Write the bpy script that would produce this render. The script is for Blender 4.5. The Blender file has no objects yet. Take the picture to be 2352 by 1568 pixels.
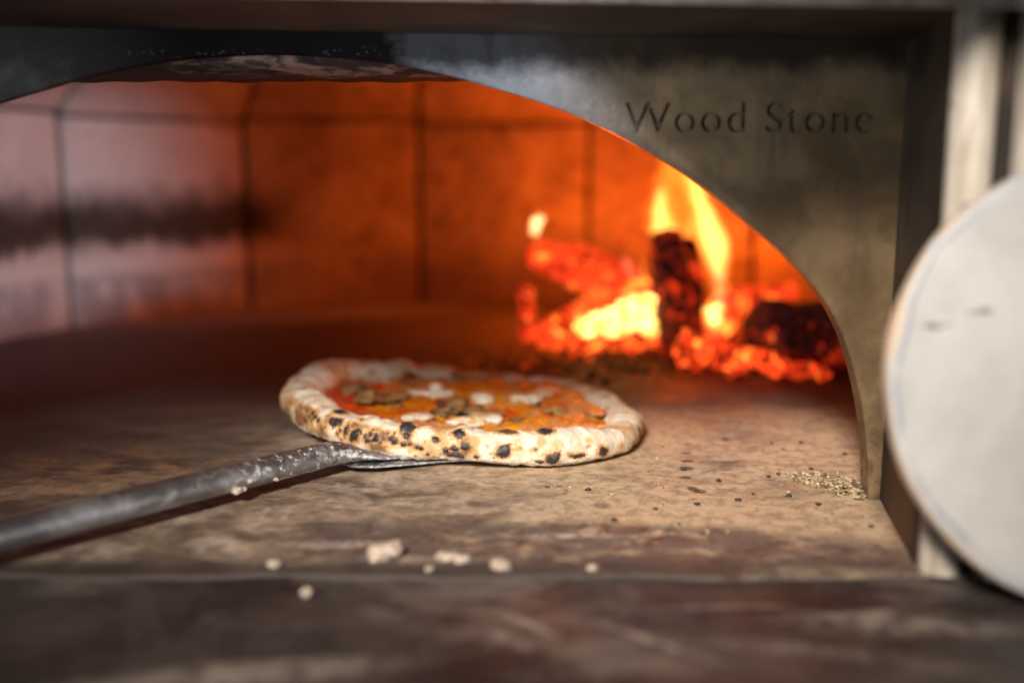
import bpy, bmesh, math, random
import numpy as np
from mathutils import Vector, Matrix
from mathutils.bvhtree import BVHTree

random.seed(7); rng = np.random.default_rng(7)
scene = bpy.context.scene
COL = scene.collection
PI = math.pi
R = math.radians

# ------------------------------------------------------------------ camera model (also used to measure positions)
PITCH, FPX, CAMH = R(9.5), 2287.0, 0.215
def ray(x, y):
    a = (x - 1176) / FPX; b = (784 - y) / FPX
    c, s = math.cos(PITCH), math.sin(PITCH)
    return Vector((a, c + b * s, -s + b * c))
def at_z(x, y, z):
    r = ray(x, y); t = (z - CAMH) / r.z
    return Vector((0, 0, CAMH)) + r * t
def at_y(x, y, Y):
    r = ray(x, y); return Vector((0, 0, CAMH)) + r * (Y / r.y)

# ------------------------------------------------------------------ helpers
def tag(o, label=None, cat=None, group=None, kind=None):
    if label: o['label'] = label
    if cat: o['category'] = cat
    if group: o['group'] = group
    if kind: o['kind'] = kind
    return o
def link(name, me, mat=None, parent=None, smooth=True):
    o = bpy.data.objects.new(name, me); COL.objects.link(o)
    if mat: me.materials.append(mat)
    if parent: o.parent = parent
    if smooth: me.shade_smooth()
    return o
def mesh_from(name, verts, faces, mat=None, parent=None, smooth=True):
    me = bpy.data.meshes.new(name)
    me.from_pydata([tuple(map(float, v)) for v in verts], [], [tuple(int(i) for i in f) for f in faces]); me.update()
    return link(name, me, mat, parent, smooth)
def bm_obj(name, bm, mat=None, parent=None, smooth=False):
    bmesh.ops.recalc_face_normals(bm, faces=bm.faces)
    me = bpy.data.meshes.new(name); bm.to_mesh(me); bm.free()
    return link(name, me, mat, parent, smooth)
def empty(name, loc=(0, 0, 0)):
    o = bpy.data.objects.new(name, None); o.empty_display_size = .01; o.location = loc; COL.objects.link(o); return o
def add_box(bm, lo, hi):
    lo, hi = Vector(lo), Vector(hi)
    r = bmesh.ops.create_cube(bm, size=1, matrix=Matrix.Translation((lo + hi) / 2) @ Matrix.Diagonal((*(hi - lo), 1)))
    return r['verts']
def bevel(o, w, seg=3):
    m = o.modifiers.new('bevel', 'BEVEL'); m.width = w; m.segments = seg; m.limit_method = 'ANGLE'; m.angle_limit = R(35)
def hash3(i, j, k, seed):
    n = (i * 374761393 + j * 668265263 + k * 2147483647 + seed * 144269504) & 0xffffffff
    n = ((n ^ (n >> 13)) * 1274126177) & 0xffffffff
    return ((n ^ (n >> 16)) & 0xffff) / 65535.0
def vnoise(p, seed=0):
    p = np.asarray(p, float); i = np.floor(p).astype(np.int64); f = p - i; f = f * f * (3 - 2 * f)
    out = 0
    for dx in (0, 1):
        for dy in (0, 1):
            for dz in (0, 1):
                w = (f[..., 0] if dx else 1 - f[..., 0]) * (f[..., 1] if dy else 1 - f[..., 1]) * (f[..., 2] if dz else 1 - f[..., 2])
                out = out + w * hash3(i[..., 0] + dx, i[..., 1] + dy, i[..., 2] + dz, seed)
    return out
def fbm(p, scale, octv=4, seed=0):
    p = np.asarray(p, float) * scale; a = .5; s = 0; t = 0
    for o in range(octv):
        s = s + a * vnoise(p + o * 17.3, seed + o); t += a; a *= .5; p = p * 2.03
    return s / t - .5
def sstep(a, b, x):
    t = np.clip((x - a) / (b - a), 0, 1); return t * t * (3 - 2 * t)
def attr(me, name, vals):
    a = me.attributes.new(name, 'FLOAT', 'POINT'); a.data.foreach_set('value', np.asarray(vals, np.float32).ravel())

# ------------------------------------------------------------------ material builder
class M:
    def __init__(s, name):
        s.m = bpy.data.materials.new(name); s.m.use_nodes = True
        s.nt = s.m.node_tree; s.n = s.nt.nodes; s.b = s.n['Principled BSDF']
        s.tc = s.n.new('ShaderNodeTexCoord'); s.co = s.tc.outputs['Object']
    def L(s, a, b): s.nt.links.new(a, b)
    def put(s, sock, v):
        if hasattr(v, 'is_output') or isinstance(v, bpy.types.NodeSocket): s.L(v, sock)
        elif isinstance(v, (tuple, list)): sock.default_value = (*v, 1) if len(v) == 3 and sock.type == 'RGBA' else v
        else: sock.default_value = v
    def map(s, scale=(1, 1, 1), loc=(0, 0, 0), rot=(0, 0, 0), src=None):
        n = s.n.new('ShaderNodeMapping'); s.L(src or s.co, n.inputs[0])
        n.inputs['Scale'].default_value = scale; n.inputs['Location'].default_value = loc; n.inputs['Rotation'].default_value = rot
        return n.outputs[0]
    def noise(s, scale, detail=4, rough=.55, vec=None, dist=0, lo=None, hi=None):
        n = s.n.new('ShaderNodeTexNoise'); s.L(vec or s.co, n.inputs['Vector'])
        n.inputs['Scale'].default_value = scale; n.inputs['Detail'].default_value = detail
        n.inputs['Roughness'].default_value = rough; n.inputs['Distortion'].default_value = dist
        o = n.outputs['Fac']
        return s.mr(o, lo, hi) if lo is not None else o
    def voro(s, scale, vec=None, feature='F1', rnd=1):
        n = s.n.new('ShaderNodeTexVoronoi'); n.feature = feature; s.L(vec or s.co, n.inputs['Vector'])
        n.inputs['Scale'].default_value = scale; n.inputs['Randomness'].default_value = rnd
        return n.outputs['Distance']
    def mr(s, v, a, b, c=0, d=1, smooth=True):
        n = s.n.new('ShaderNodeMapRange'); n.interpolation_type = 'SMOOTHSTEP' if smooth else 'LINEAR'
        s.put(n.inputs[0], v)
        for k, x in enumerate((a, b, c, d)): n.inputs[k + 1].default_value = x
        return n.outputs[0]
    def math(s, op, a, b=0, clamp=False):
        n = s.n.new('ShaderNodeMath'); n.operation = op; n.use_clamp = clamp
        s.put(n.inputs[0], a); s.put(n.inputs[1], b); return n.outputs[0]
    def mul(s, a, b): return s.math('MULTIPLY', a, b)
    def add(s, a, b): return s.math('ADD', a, b)
    def mix(s, f, a, b):
        n = s.n.new('ShaderNodeMix'); n.data_type = 'RGBA'
        s.put(n.inputs[0], f); s.put(n.inputs[6], a); s.put(n.inputs[7], b); return n.outputs[2]
    def xyz(s, src=None):
        n = s.n.new('ShaderNodeSeparateXYZ'); s.L(src or s.co, n.inputs[0]); return n.outputs
    def at(s, name):
        n = s.n.new('ShaderNodeAttribute'); n.attribute_name = name; return n.outputs['Fac']
    def bump(s, h, strength=.3, dist=.001, normal=None):
        n = s.n.new('ShaderNodeBump'); s.put(n.inputs['Height'], h); n.inputs['Strength'].default_value = strength
        n.inputs['Distance'].default_value = dist
        if normal: s.L(normal, n.inputs['Normal'])
        return n.outputs[0]
    def spot(s, x, y, rx, ry, ang=0, soft=.5, warp=None):
        """elliptical stain mask at (x, y) in object space"""
        src = warp or s.co
        m = s.map((1 / rx, 1 / ry, 0), (0, 0, 0), (0, 0, 0), s.map((1, 1, 1), (-x, -y, 0), (0, 0, 0), src))
        if ang:
            m = s.map((1 / rx, 1 / ry, 0), (0, 0, 0), (0, 0, 0), s.map((1, 1, 1), (0, 0, 0), (0, 0, ang), s.map((1, 1, 1), (-x, -y, 0), (0, 0, 0), src)))
        n = s.n.new('ShaderNodeVectorMath'); n.operation = 'LENGTH'; s.L(m, n.inputs[0])
        return s.mr(n.outputs['Value'], 1 + soft * .5, 1 - soft * .5)
    def warp(s, scale, amt, src=None):
        n = s.n.new('ShaderNodeTexNoise'); n.inputs['Scale'].default_value = scale; n.inputs['Detail'].default_value = 3
        s.L(src or s.co, n.inputs['Vector'])
        v = s.n.new('ShaderNodeVectorMath'); v.operation = 'SUBTRACT'; s.L(n.outputs['Color'], v.inputs[0]); v.inputs[1].default_value = (.5, .5, .5)
        v2 = s.n.new('ShaderNodeVectorMath'); v2.operation = 'SCALE'; s.L(v.outputs[0], v2.inputs[0]); v2.inputs['Scale'].default_value = amt
        v3 = s.n.new('ShaderNodeVectorMath'); v3.operation = 'ADD'; s.L(src or s.co, v3.inputs[0]); s.L(v2.outputs[0], v3.inputs[1])
        return v3.outputs[0]
    def set(s, **k):
        names = dict(color='Base Color', rough='Roughness', metal='Metallic', normal='Normal', emit='Emission Color', estr='Emission Strength',
                     coat='Coat Weight', coatr='Coat Roughness', sss='Subsurface Weight', spec='Specular IOR Level')
        for a, v in k.items(): s.put(s.b.inputs[names[a]], v)
        return s.m

# ------------------------------------------------------------------ materials
def mat_hearth():
    m = M('hearth_stone')
    w = m.warp(9, .05); st = m.map((2.4, 4.2, 3), src=w)
    X, Y, Z = m.xyz()
    n1 = m.noise(3.2, 6, .6, st, 1.2, .38, .62); n2 = m.noise(7, 5, .65, st, .8, .40, .66); n3 = m.noise(60, 4, .7, None, 0, .45, .62)
    c = m.mix(n1, (.12, .083, .062), (.42, .30, .20))
    c = m.mix(m.mul(n2, .75), c, (.60, .47, .36))
    # right-front part paler tan, the daylight pool put into the stone colour
    tan = m.mul(m.mr(X, -.12, .05), m.mr(Y, 1.02, .80))
    tan = m.mul(tan, m.noise(9, 4, .6, w, 0, .28, .55))
    c = m.mix(m.mul(tan, .85), c, (.60, .43, .27)); c = m.mix(m.mul(m.noise(120, 5, .75, None, 0, .42, .66), .35), c, (.16, .11, .08))
    # mauve grey worn wedge at the front right
    wedge = m.mul(m.spot(.06, .545, .20, .050, R(6), .35, m.warp(16, .03)), m.noise(14, 5, .65, st, 0, .3, .52))
    c = m.mix(m.mul(wedge, .9), c, (.12, .085, .075))
    red = m.mul(wedge, m.noise(26, 3, .6, st, 0, .56, .66))
    c = m.mix(red, c, (.10, .035, .028))
    # dark brown back and left: shade beyond the daylight painted into the floor
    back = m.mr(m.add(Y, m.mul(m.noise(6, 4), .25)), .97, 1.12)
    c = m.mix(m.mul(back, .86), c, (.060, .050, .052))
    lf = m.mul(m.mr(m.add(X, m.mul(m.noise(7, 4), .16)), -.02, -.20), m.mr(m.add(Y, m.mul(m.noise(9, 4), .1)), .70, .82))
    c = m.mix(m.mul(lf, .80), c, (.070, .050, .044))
    orange = m.mul(m.spot(-.26, .70, .12, .05, R(20), .9, m.warp(12, .08)), n2)
    c = m.mix(m.mul(orange, .8), c, (.36, .19, .085))
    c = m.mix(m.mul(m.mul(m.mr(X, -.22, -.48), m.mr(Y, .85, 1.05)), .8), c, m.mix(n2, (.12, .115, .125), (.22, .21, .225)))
    for (px, py, rx, ry) in ((890, 1285, .016, .006), (1040, 1285, .020, .005), (1150, 1302, .010, .004), (640, 1300, .014, .004), (760, 1250, .03, .006), (1300, 1230, .03, .004)):
        p = at_z(px, py, 0); c = m.mix(m.mul(m.mul(m.spot(p.x, p.y, rx, ry, 0, 1.5, m.warp(70, .008)), m.noise(110, 5, .75, None, 0, .36, .6)), .75), c, (.62, .52, .43))
    # ash line at the foot of the left wall
    ash = m.mul(m.mr(m.add(Y, m.mul(X, -.35)), 1.50, 1.68), m.mr(X, 0, -.25))
    c = m.mix(m.mul(ash, .75), c, (.42, .40, .40))
    # ladder of scorch drips
    wd = m.warp(120, .004)
    for (px, py, rx, ry) in ((1578, 990, 8, 2.2), (1580, 1020, 8, 2.5), (1576, 1040, 12, 2.5), (1578, 1058, 16, 3.6), (1577, 1075, 17, 4.4), (1574, 1096, 15, 3.6), (1590, 1122, 12, 6), (1606, 1128, 16, 5), (1380, 1160, 22, 8)):
        p = at_z(px, py, 0); d = p.y
        dk = .8 if px != 1380 else .45
        c = m.mix(m.mul(m.spot(p.x, p.y, rx * d / FPX, ry * d * d / CAMH / FPX, 0, .7, wd), dk), c, (.045, .022, .012))
    # fine grit
    c = m.mix(m.mul(n3, .28), c, (.05, .035, .028))
    sp = m.mr(m.voro(420), .10, .05); c = m.mix(m.mul(sp, m.noise(30, 2, .5, None, 0, .5, .6)), c, (.03, .022, .018))
    sp2 = m.mr(m.voro(600, m.map((1, 1, 1), (3, 1, 2))), .13, .06); c = m.mix(m.mul(sp2, m.noise(22, 2, .5, None, 0, .48, .62)), c, (.62, .52, .40))
    ed = m.mul(m.mr(m.add(Y, m.mul(m.noise(26, 5), .022)), .558, .534), m.mr(m.add(X, m.mul(m.noise(12, 3), .2)), .28, .10, .5, 1)); c = m.mix(m.mul(ed, .94), c, (.050, .036, .031))  # front edge darkened in colour against the light its rounding catches
    b = m.bump(m.noise(14, 5, .6, st), .5, .004); b = m.bump(m.noise(520, 3, .7), .35, .0009, b)
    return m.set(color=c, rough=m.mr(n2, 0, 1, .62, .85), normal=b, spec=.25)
def mat_shelf():
    m = M('shelf_stone'); X, Y, Z = m.xyz()
    w = m.warp(14, .03); st = m.map((1, 1.5, 1), src=w)
    c = m.mix(m.noise(9, 8, .68, st, .3, .36, .66), (.020, .0145, .013), (.072, .055, .048))
    c = m.mix(m.mul(m.noise(5, 7, .7, m.map((1, 1.6, 1), (3.1, 0, 0), src=w), .2, .52, .66), .75), c, (.17, .14, .12))
    c = m.mix(m.mul(m.noise(24, 6, .75, w, 0, .54, .64), .5), c, (.06, .030, .024))
    for (px, py, rx, ry, a, k) in ((1215, 1440, .014, .0022, -42, .8), (1170, 1475, .012, .0025, -50, .6), (1500, 1478, .028, .0022, -38, .7), (1985, 1415, .018, .004, 10, .5), (2080, 1440, .05, .010, -6, .45), (540, 1560, .06, .010, 10, .7), (1850, 1500, .05, .005, -12, .3), (165, 1350, .014, .0016, 60, .4), (1640, 1400, .03, .0015, 4, .4)):
        p = at_z(px, py, -.004)
        c = m.mix(m.mul(m.mul(m.spot(p.x, p.y, rx, ry, R(-a), 1.6, m.warp(60, .004)), m.noise(90, 5, .7, None, 0, .32, .6)), k), c, (.42, .35, .29))
    for (sc, a) in ((30, 35), (38, -28), (26, 8)):
        sv = m.map((sc * .12, sc, 1), rot=(0, 0, R(a))); n = m.noise(3, 3, .5, sv, 0, .66, .70)
        c = m.mix(m.mul(m.mul(n, m.noise(9, 2, .5, None, 0, .5, .6)), .4), c, (.30, .25, .21))
    c = m.mix(m.mul(m.mr(m.voro(260), .14, .06), .75), c, (.42, .38, .35)); c = m.mix(m.mul(m.mr(m.voro(140, m.map((1, 1, 1), (7, 2, 0))), .12, .05), .8), c, (.012, .009, .008))
    b = m.bump(m.noise(30, 6, .7), .5, .002); b = m.bump(m.noise(400, 3, .7), .35, .0009, b)
    return m.set(color=c, rough=m.mr(m.noise(12, 5, .6), .3, .7, .45, .75), normal=b, spec=.35)
def mat_plate():
    m = M('sooty_steel')
    X, Y, Z = m.xyz()
    n = m.noise(22, 5, .6, None, .4, .35, .65)
    c = m.mix(n, (.155, .10, .05), (.27, .18, .096))
    c = m.mix(m.mul(m.mr(m.add(X, m.mul(Z, .5)), .22, .12), .9), c, m.mix(n, (.28, .295, .32), (.46, .48, .52)))  # brighter bluish colour paints in the highlight beside the crown
    drip = m.noise(18, 4, .6, m.map((3, 1, .35)), 0, .5, .7); c = m.mix(m.mul(drip, .45), c, (.10, .075, .05))
    # sooted crown of the arch, with the beam's shade painted along the top
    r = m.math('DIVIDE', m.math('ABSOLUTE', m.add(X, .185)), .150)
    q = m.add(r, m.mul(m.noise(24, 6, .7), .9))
    soot_shade = m.math('MAXIMUM', m.mr(q, 1.85, 1.10), m.mul(m.mr(m.add(Z, m.mul(m.noise(30, 5, .65), .035)), .278, .308), .93))
    c = m.mix(soot_shade, c, (.006, .005, .005))
    gl = m.mul(m.mr(m.voro(300, m.map((1, 1, 1.6))), .16, .07), m.mul(m.mr(m.math('ABSOLUTE', m.math('SUBTRACT', Z, .2915)), .0045, .001), m.mr(q, 1.6, 1.2)))
    c = m.mix(m.mul(gl, .4), c, (.55, .57, .6))  # bright specks painted as glints along the crown edge
    c = m.mix(m.mul(m.mr(X, -.20, -.30), .72), c, (.035, .033, .030))
    # grime specks, denser near the foot
    foot = m.mr(m.add(Z, m.mul(m.noise(40, 4), .05)), .15, .04)
    sp = m.mr(m.voro(330, m.warp(200, .002)), .16, .08)
    gr = m.mul(sp, m.mr(m.add(m.noise(55, 3), m.mul(foot, .22)), .52, .62)); c = m.mix(m.mul(gr, .8), c, (.03, .022, .015))
    c = m.mix(m.mul(foot, m.noise(90, 4, .7, None, 0, .40, .62)), c, (.11, .078, .045))
    mask = m.math('MAXIMUM', soot_shade, m.mul(foot, .8))
    glint = m.mr(m.voro(900, m.map((1, 1, .5))), .10, .05)
    b = m.bump(m.noise(280, 4, .75), .35, .0006); b = m.bump(m.noise(26, 3), .25, .003, b)
    return m.set(color=c, metal=m.mr(mask, 0, 1, .6, .0), rough=m.mr(mask, 0, 1, .42, .8), normal=b, spec=m.mr(mask, 0, 1, .5, .02))
def mat_dark_metal():
    m = M('dark_metal')  # mottled dark brown tone for the beam and recess sides
    n = m.noise(14, 5, .65, None, .6, .4, .65)
    c = m.mix(n, (.022, .016, .013), (.07, .05, .035))
    return m.set(color=c, metal=.3, rough=.6, normal=m.bump(m.noise(200, 4, .7), .3, .0008))
def mat_steel():
    m = M('bright_steel')
    n = m.noise(20, 4, .6, m.map((3, 3, .6)), .3, .4, .7)
    c = m.mix(n, (.60, .54, .455), (.28, .22, .16))
    c = m.mix(m.mr(m.noise(60, 3, .6), .66, .74), c, (.15, .11, .08))
    return m.set(color=c, metal=.1, rough=m.mr(n, 0, 1, .6, .7), normal=m.bump(m.noise(120, 3, .6), .15, .0005))
def mat_lintel():
    m = M('sooty_refractory')
    X, Y, Z = m.xyz()
    tan = m.mul(m.noise(20, 5, .7, m.map((1, 1, 2.5)), .8, .50, .60), m.mul(m.mr(m.add(Z, m.mul(m.noise(20, 4), .02)), .308, .294), m.mr(m.math('ABSOLUTE', m.add(X, .13)), .12, .05)))
    c = m.mix(tan, (.012, .009, .009), (.24, .15, .12))
    return m.set(color=c, rough=.6, normal=m.bump(m.noise(120, 5, .75), .8, .002))
def mat_brick():
    m = M('firebrick')
    X, Y, Z = m.xyz()
    n = m.noise(9, 5, .6, None, .5, .35, .66); n2 = m.noise(34, 4, .65, None, .6, .5, .68)
    c = m.mix(n, (.26, .20, .17), (.40, .33, .28))
    c = m.mix(m.mul(n2, .8), c, (.10, .065, .05)); c = m.mix(m.mul(m.noise(5, 4, .6, None, 1, .45, .62), .4), c, (.17, .11, .08)); c = m.mix(m.mul(m.mr(m.voro(70, m.warp(30, .02)), .16, .06), .5), c, (.07, .045, .035))
    left = m.mr(X, -.30, -.44)
    # lower wall pale with ash; both daylit zones of this side painted in
    up = m.mul(m.mr(m.add(Z, m.mul(m.noise(9, 3), .04)), .17, .20), m.mr(X, -.3, -.55)); c = m.mix(m.mul(up, .6), c, (.58, .56, .57))
    low = m.mul(m.mr(m.add(Z, m.mul(m.noise(30, 4, .6, m.map((1, 1, .3))), .06)), .165, .12), left)
    c = m.mix(m.mul(low, .7), c, (.54, .52, .52))
    # dark band: sooty wisps plus unlit gap between the daylit zones, painted in
    wz = m.add(Z, m.add(m.mul(m.noise(30, 5, .75, m.map((1, 1, .5))), .095), m.mul(m.math('SUBTRACT', m.noise(5, 3), .5), .05)))
    band = m.mul(m.mr(wz, .148, .176), m.mr(wz, .270, .195))
    band = m.mul(band, m.mr(m.add(X, m.mul(m.noise(8, 3), .12)), -.27, -.36))
    c = m.mix(m.mul(band, .97), c, (.022, .015, .012))
    drk = m.mul(m.mr(m.add(Z, m.mul(m.noise(14, 4), .05)), .17, .06), m.mr(X, -.36, -.2)); c = m.mix(m.mul(drk, .85), c, (.12, .075, .055))
    ln = m.mul(m.mr(m.math('ABSOLUTE', m.math('SUBTRACT', Z, .083)), .007, .002), left); c = m.mix(m.mul(ln, .5), c, (.60, .55, .48))
    lowd = m.mul(m.mr(Z, .082, .06), m.mul(left, m.noise(26, 4, .6, m.map((1, 1, .5)), 0, .36, .56))); c = m.mix(m.mul(lowd, .6), c, (.15, .13, .14))
    b = m.bump(m.noise(60, 5, .7), .8, .006)
    return m.set(color=c, rough=.75, normal=b)
def mat_crust():
    m = M('baked_crust')
    ch, to, fl = m.at('char'), m.at('toast'), m.at('flour')
    n = m.noise(90, 5, .65, None, .3, .36, .66); f = m.noise(420, 3, .7, None, 0, .35, .65)
    c = m.mix(n, (.76, .61, .43), (.80, .72, .60))
    c = m.mix(m.mul(f, .25), c, (.62, .44, .26))
    t = m.math('ADD', m.mul(to, 1.15), m.mul(m.math('SUBTRACT', n, .5), -.25), True)
    c = m.mix(m.mr(t, .05, .55), c, (.62, .36, .15)); c = m.mix(m.mr(t, .5, 1.05), c, (.22, .095, .035))
    c = m.mix(m.mul(fl, .75), c, (.74, .71, .66))
    c2 = m.mix(f, (.016, .013, .014), (.055, .042, .036))
    c = m.mix(m.mr(ch, .12, .75), c, c2)
    b = m.bump(m.noise(700, 4, .75), .55, .0007); b = m.bump(m.noise(170, 3, .6), .3, .0012, b)
    return m.set(color=c, rough=m.mr(ch, .3, .7, .72, .38), normal=b, sss=.04)
def mat_sauce():
    m = M('melted_topping')
    red, ch, tan = m.at('red'), m.at('yellow'), m.at('tan')
    n = m.noise(160, 4, .65, None, .5, .4, .62)
    c = m.mix(n, (.56, .13, .005), (.66, .20, .008))
    c = m.mix(ch, c, (.72, .30, .016))
    c = m.mix(m.mul(tan, .8), c, m.mix(n, (.66, .33, .14), (.56, .22, .07)))
    c = m.mix(red, c, m.mix(n, (.50, .022, .006), (.60, .055, .008)))
    c = m.mix(m.mul(m.mr(m.voro(190, m.warp(90, .01)), .14, .07), m.noise(50, 2, .5, None, 0, .5, .6)), c, (.10, .055, .02))
    return m.set(color=c, rough=m.mr(tan, 0, 1, .28, .45), normal=m.bump(m.noise(300, 4, .7), .45, .001), sss=.05, coat=.6, coatr=.14)
def mat_mozz():
    m = M('mozzarella')
    n = m.noise(110, 4, .6, None, .6, .46, .66)
    c = m.mix(n, (.86, .76, .60), (.78, .42, .14))
    return m.set(color=c, rough=.36, normal=m.bump(m.noise(200, 3), .35, .0012), sss=.12, coat=.2)
def mat_mush():
    m = M('mushroom_flesh')
    n = m.noise(150, 4, .65, None, 0, .4, .65)
    c = m.mix(n, (.58, .38, .16), (.34, .20, .08)); c = m.mix(m.at('edge'), c, (.045, .032, .022))
    return m.set(color=c, rough=.35, normal=m.bump(m.noise(400, 3), .4, .0008), coat=.2)
def mat_peel():
    m = M('peel_aluminium')
    n = m.noise(30, 5, .65, None, .5, .38, .66)
    c = m.mix(n, (.24, .215, .20), (.38, .35, .33))
    p = at_z(800, 1070, .01); X, Y, Z = m.xyz()
    near = m.mr(m.add(X, m.mul(m.noise(60, 4), .05)), -.20, -.11)
    near2 = m.mul(m.mr(X, -.150, -.120), m.mr(X, -.02, -.06)); fl = m.math('MAXIMUM', m.mul(near, m.noise(160, 5, .75, None, 0, .50, .66)), m.mul(m.mul(near2, .7), m.noise(200, 5, .75, None, 0, .46, .64))); c = m.mix(m.mul(fl, .85), c, (.80, .79, .77))
    return m.set(color=c, metal=m.mr(fl, 0, 1, .85, .1), rough=m.mr(n, 0, 1, .36, .55), normal=m.bump(m.noise(350, 4, .75), .5, .0008))
def mat_white_disc():
    m = M('floured_board')
    n = m.noise(9, 5, .6, None, .3, .4, .65); X, Y, Z = m.xyz()
    c = m.mix(n, (.45, .435, .41), (.36, .345, .32))
    c = m.mix(m.mul(m.noise(22, 5, .65, m.map((1, 1, .5)), .4, .50, .70), .55), c, (.30, .30, .31))
    v = m.n.new('ShaderNodeVectorMath'); v.operation = 'LENGTH'; m.L(m.map((1, 0, 1)), v.inputs[0]); d = m.add(v.outputs['Value'], m.mul(m.math('SUBTRACT', m.noise(24, 3), .5), .014))
    ring = m.mul(m.mr(m.math('ABSOLUTE', m.math('SUBTRACT', d, .1115)), .0020, .0008), m.noise(18, 3, .6, None, 0, .38, .5)); c = m.mix(m.mul(ring, .75), c, (.22, .23, .27))
    c = m.mix(m.mul(m.mr(d, .1145, .1165), .8), c, (.50, .34, .22))
    for (px, py, rx, ry, k) in ((2128, 783, .0045, .0018, .9), (2160, 779, .003, .001, .5), (2232, 748, .007, .0013, .6), (2243, 745, .0035, .0016, .6), (2262, 868, .005, .002, .35), (2226, 1010, .006, .008, .3), (2110, 1180, .004, .006, .4), (2300, 690, .003, .002, .3)):
        x = (px - 2572) / FPX * .489; z = -(py - 905) / FPX * .489
        v1 = m.map((1, 1, 1), (-x, 0, -z), src=m.warp(160, .003)); v2 = m.map((1 / rx, 0, 1 / ry), src=v1)
        n_ = m.n.new('ShaderNodeVectorMath'); n_.operation = 'LENGTH'; m.L(v2, n_.inputs[0])
        c = m.mix(m.mul(m.mr(n_.outputs['Value'], 1.3, .6), k), c, (.13, .10, .09) if k > .45 else (.34, .31, .32))
    edge = m.mul(m.mr(d, .092, .112), m.noise(14, 4, .6, None, 0, .45, .62)); c = m.mix(m.mul(edge, .5), c, (.36, .36, .38))
    return m.set(color=c, rough=.55, normal=m.bump(m.noise(80, 4), .2, .001))
def mat_flour(name='dough_bit', a=(.82, .74, .64), b2=(.62, .42, .27)):
    m = M(name); n = m.noise(260, 4, .6, None, 0, .45, .7)
    return m.set(color=m.mix(n, a, b2), rough=.75, normal=m.bump(m.noise(500, 3), .5, .001))
def mat_coal():
    m = M('char_crumb'); return m.set(color=m.mix(m.noise(300, 3), (.02, .014, .010), (.06, .04, .03)), rough=.7)
def mat_grit():
    m = M('grit')
    c = m.mix(m.at('tone'), (.10, .07, .04), (.62, .46, .27)); return m.set(color=c, rough=.8)
def mat_log(name, glow, strength, hot=.5, char=(.02, .012, .014), sc=1.0):
    """charcoal with glowing cracks and patches; glow 0..1 is how much of the surface burns"""
    m = M(name)
    w = m.warp(30 * sc, .03 / sc); n = m.noise(38 * sc, 5, .72, w, .6, .0, 1.0)
    g = m.mr(n, .62 - .42 * glow, .72 - .30 * glow)
    cr = m.mr(m.voro(55 * sc, m.warp(40 * sc, .02 / sc), 'DISTANCE_TO_EDGE'), .09, .015); g = m.math('MAXIMUM', g, m.mul(cr, min(1, glow * 1.6)))
    h = m.mr(m.noise(46 * sc, 4, .65, m.map((1, 1, 1), (5, 2, 1), src=w)), .62 - .3 * hot, .85 - .3 * hot)
    col = m.mix(h, (1, .045, .008), (1, .26, .03))
    s = m.mul(g, m.mr(h, 0, 1, strength, strength * 2.6))
    return m.set(color=m.mix(m.noise(60, 4), char, (.07, .04, .045)), rough=.8, emit=col, estr=s, normal=m.bump(m.noise(90, 5, .7), .8, .004))
def mat_flame(name, col, dens):
    m = bpy.data.materials.new(name); m.use_nodes = True; nt = m.node_tree; nt.nodes.clear()
    o = nt.nodes.new('ShaderNodeOutputMaterial'); e = nt.nodes.new('ShaderNodeEmission')
    e.inputs[0].default_value = (*col, 1); e.inputs[1].default_value = dens
    nt.links.new(e.outputs[0], o.inputs['Volume']); return m

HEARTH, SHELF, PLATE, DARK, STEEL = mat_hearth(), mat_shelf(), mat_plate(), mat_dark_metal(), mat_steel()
LINTEL, BRICK, CRUST, SAUCE, MOZZ, MUSH = mat_lintel(), mat_brick(), mat_crust(), mat_sauce(), mat_mozz(), mat_mush()
PEEL, DISC, FLOUR, COAL, GRIT = mat_peel(), mat_white_disc(), mat_flour('dough_bit', (.50, .39, .30), (.30, .20, .125)), mat_coal(), mat_grit()

# ================================================================== SETTING
OC, OR_ = Vector((-.09, 1.06)), .635
YF = .514
ZS = -.0025
# hearth floor: a slab with a softly rounded, worn front edge
def hearth():
    xs = np.linspace(-1.0, .80, 181)
    prof = [(YF + .004, -.06)] + [(YF + .003 - .003 * math.sin(a), -.003 + .003 * math.cos(a)) for a in np.linspace(PI / 2, 0, 6)]
    prof += [(y, 0) for y in list(np.linspace(YF + .02, .75, 24)) + list(np.linspace(.77, 1.85, 30))] + [(1.85, -.06)]
    V = []
    for x in xs:
        e = .0018 * math.sin(x * 37) + .0012 * math.sin(x * 91 + 1)
        for k, (y, z) in enumerate(prof): V.append((x, y + (e if k < 8 else 0), z))
    n = len(prof); F = [(i * n + j, (i + 1) * n + j, (i + 1) * n + j + 1, i * n + j + 1) for i in range(len(xs) - 1) for j in range(n - 1)]
    return tag(mesh_from('hearth_floor', V, F, HEARTH), kind='structure')
hearth()
bm = bmesh.new(); add_box(bm, (-1.6, -.05, -.10), (1.6, YF + .003, ZS))
tag(bm_obj('shelf', bm, SHELF), kind='structure')

# ================================================================== OVEN
oven = empty('pizza_oven', (-.155, .64, 0))
tag(oven, 'steel fronted wood fired pizza oven with sooty arched mouth and brick lined chamber', 'oven')
def opart(o): o.parent = oven; o.matrix_parent_inverse = Matrix.Translation((.155, -.64, 0)); return o

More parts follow.
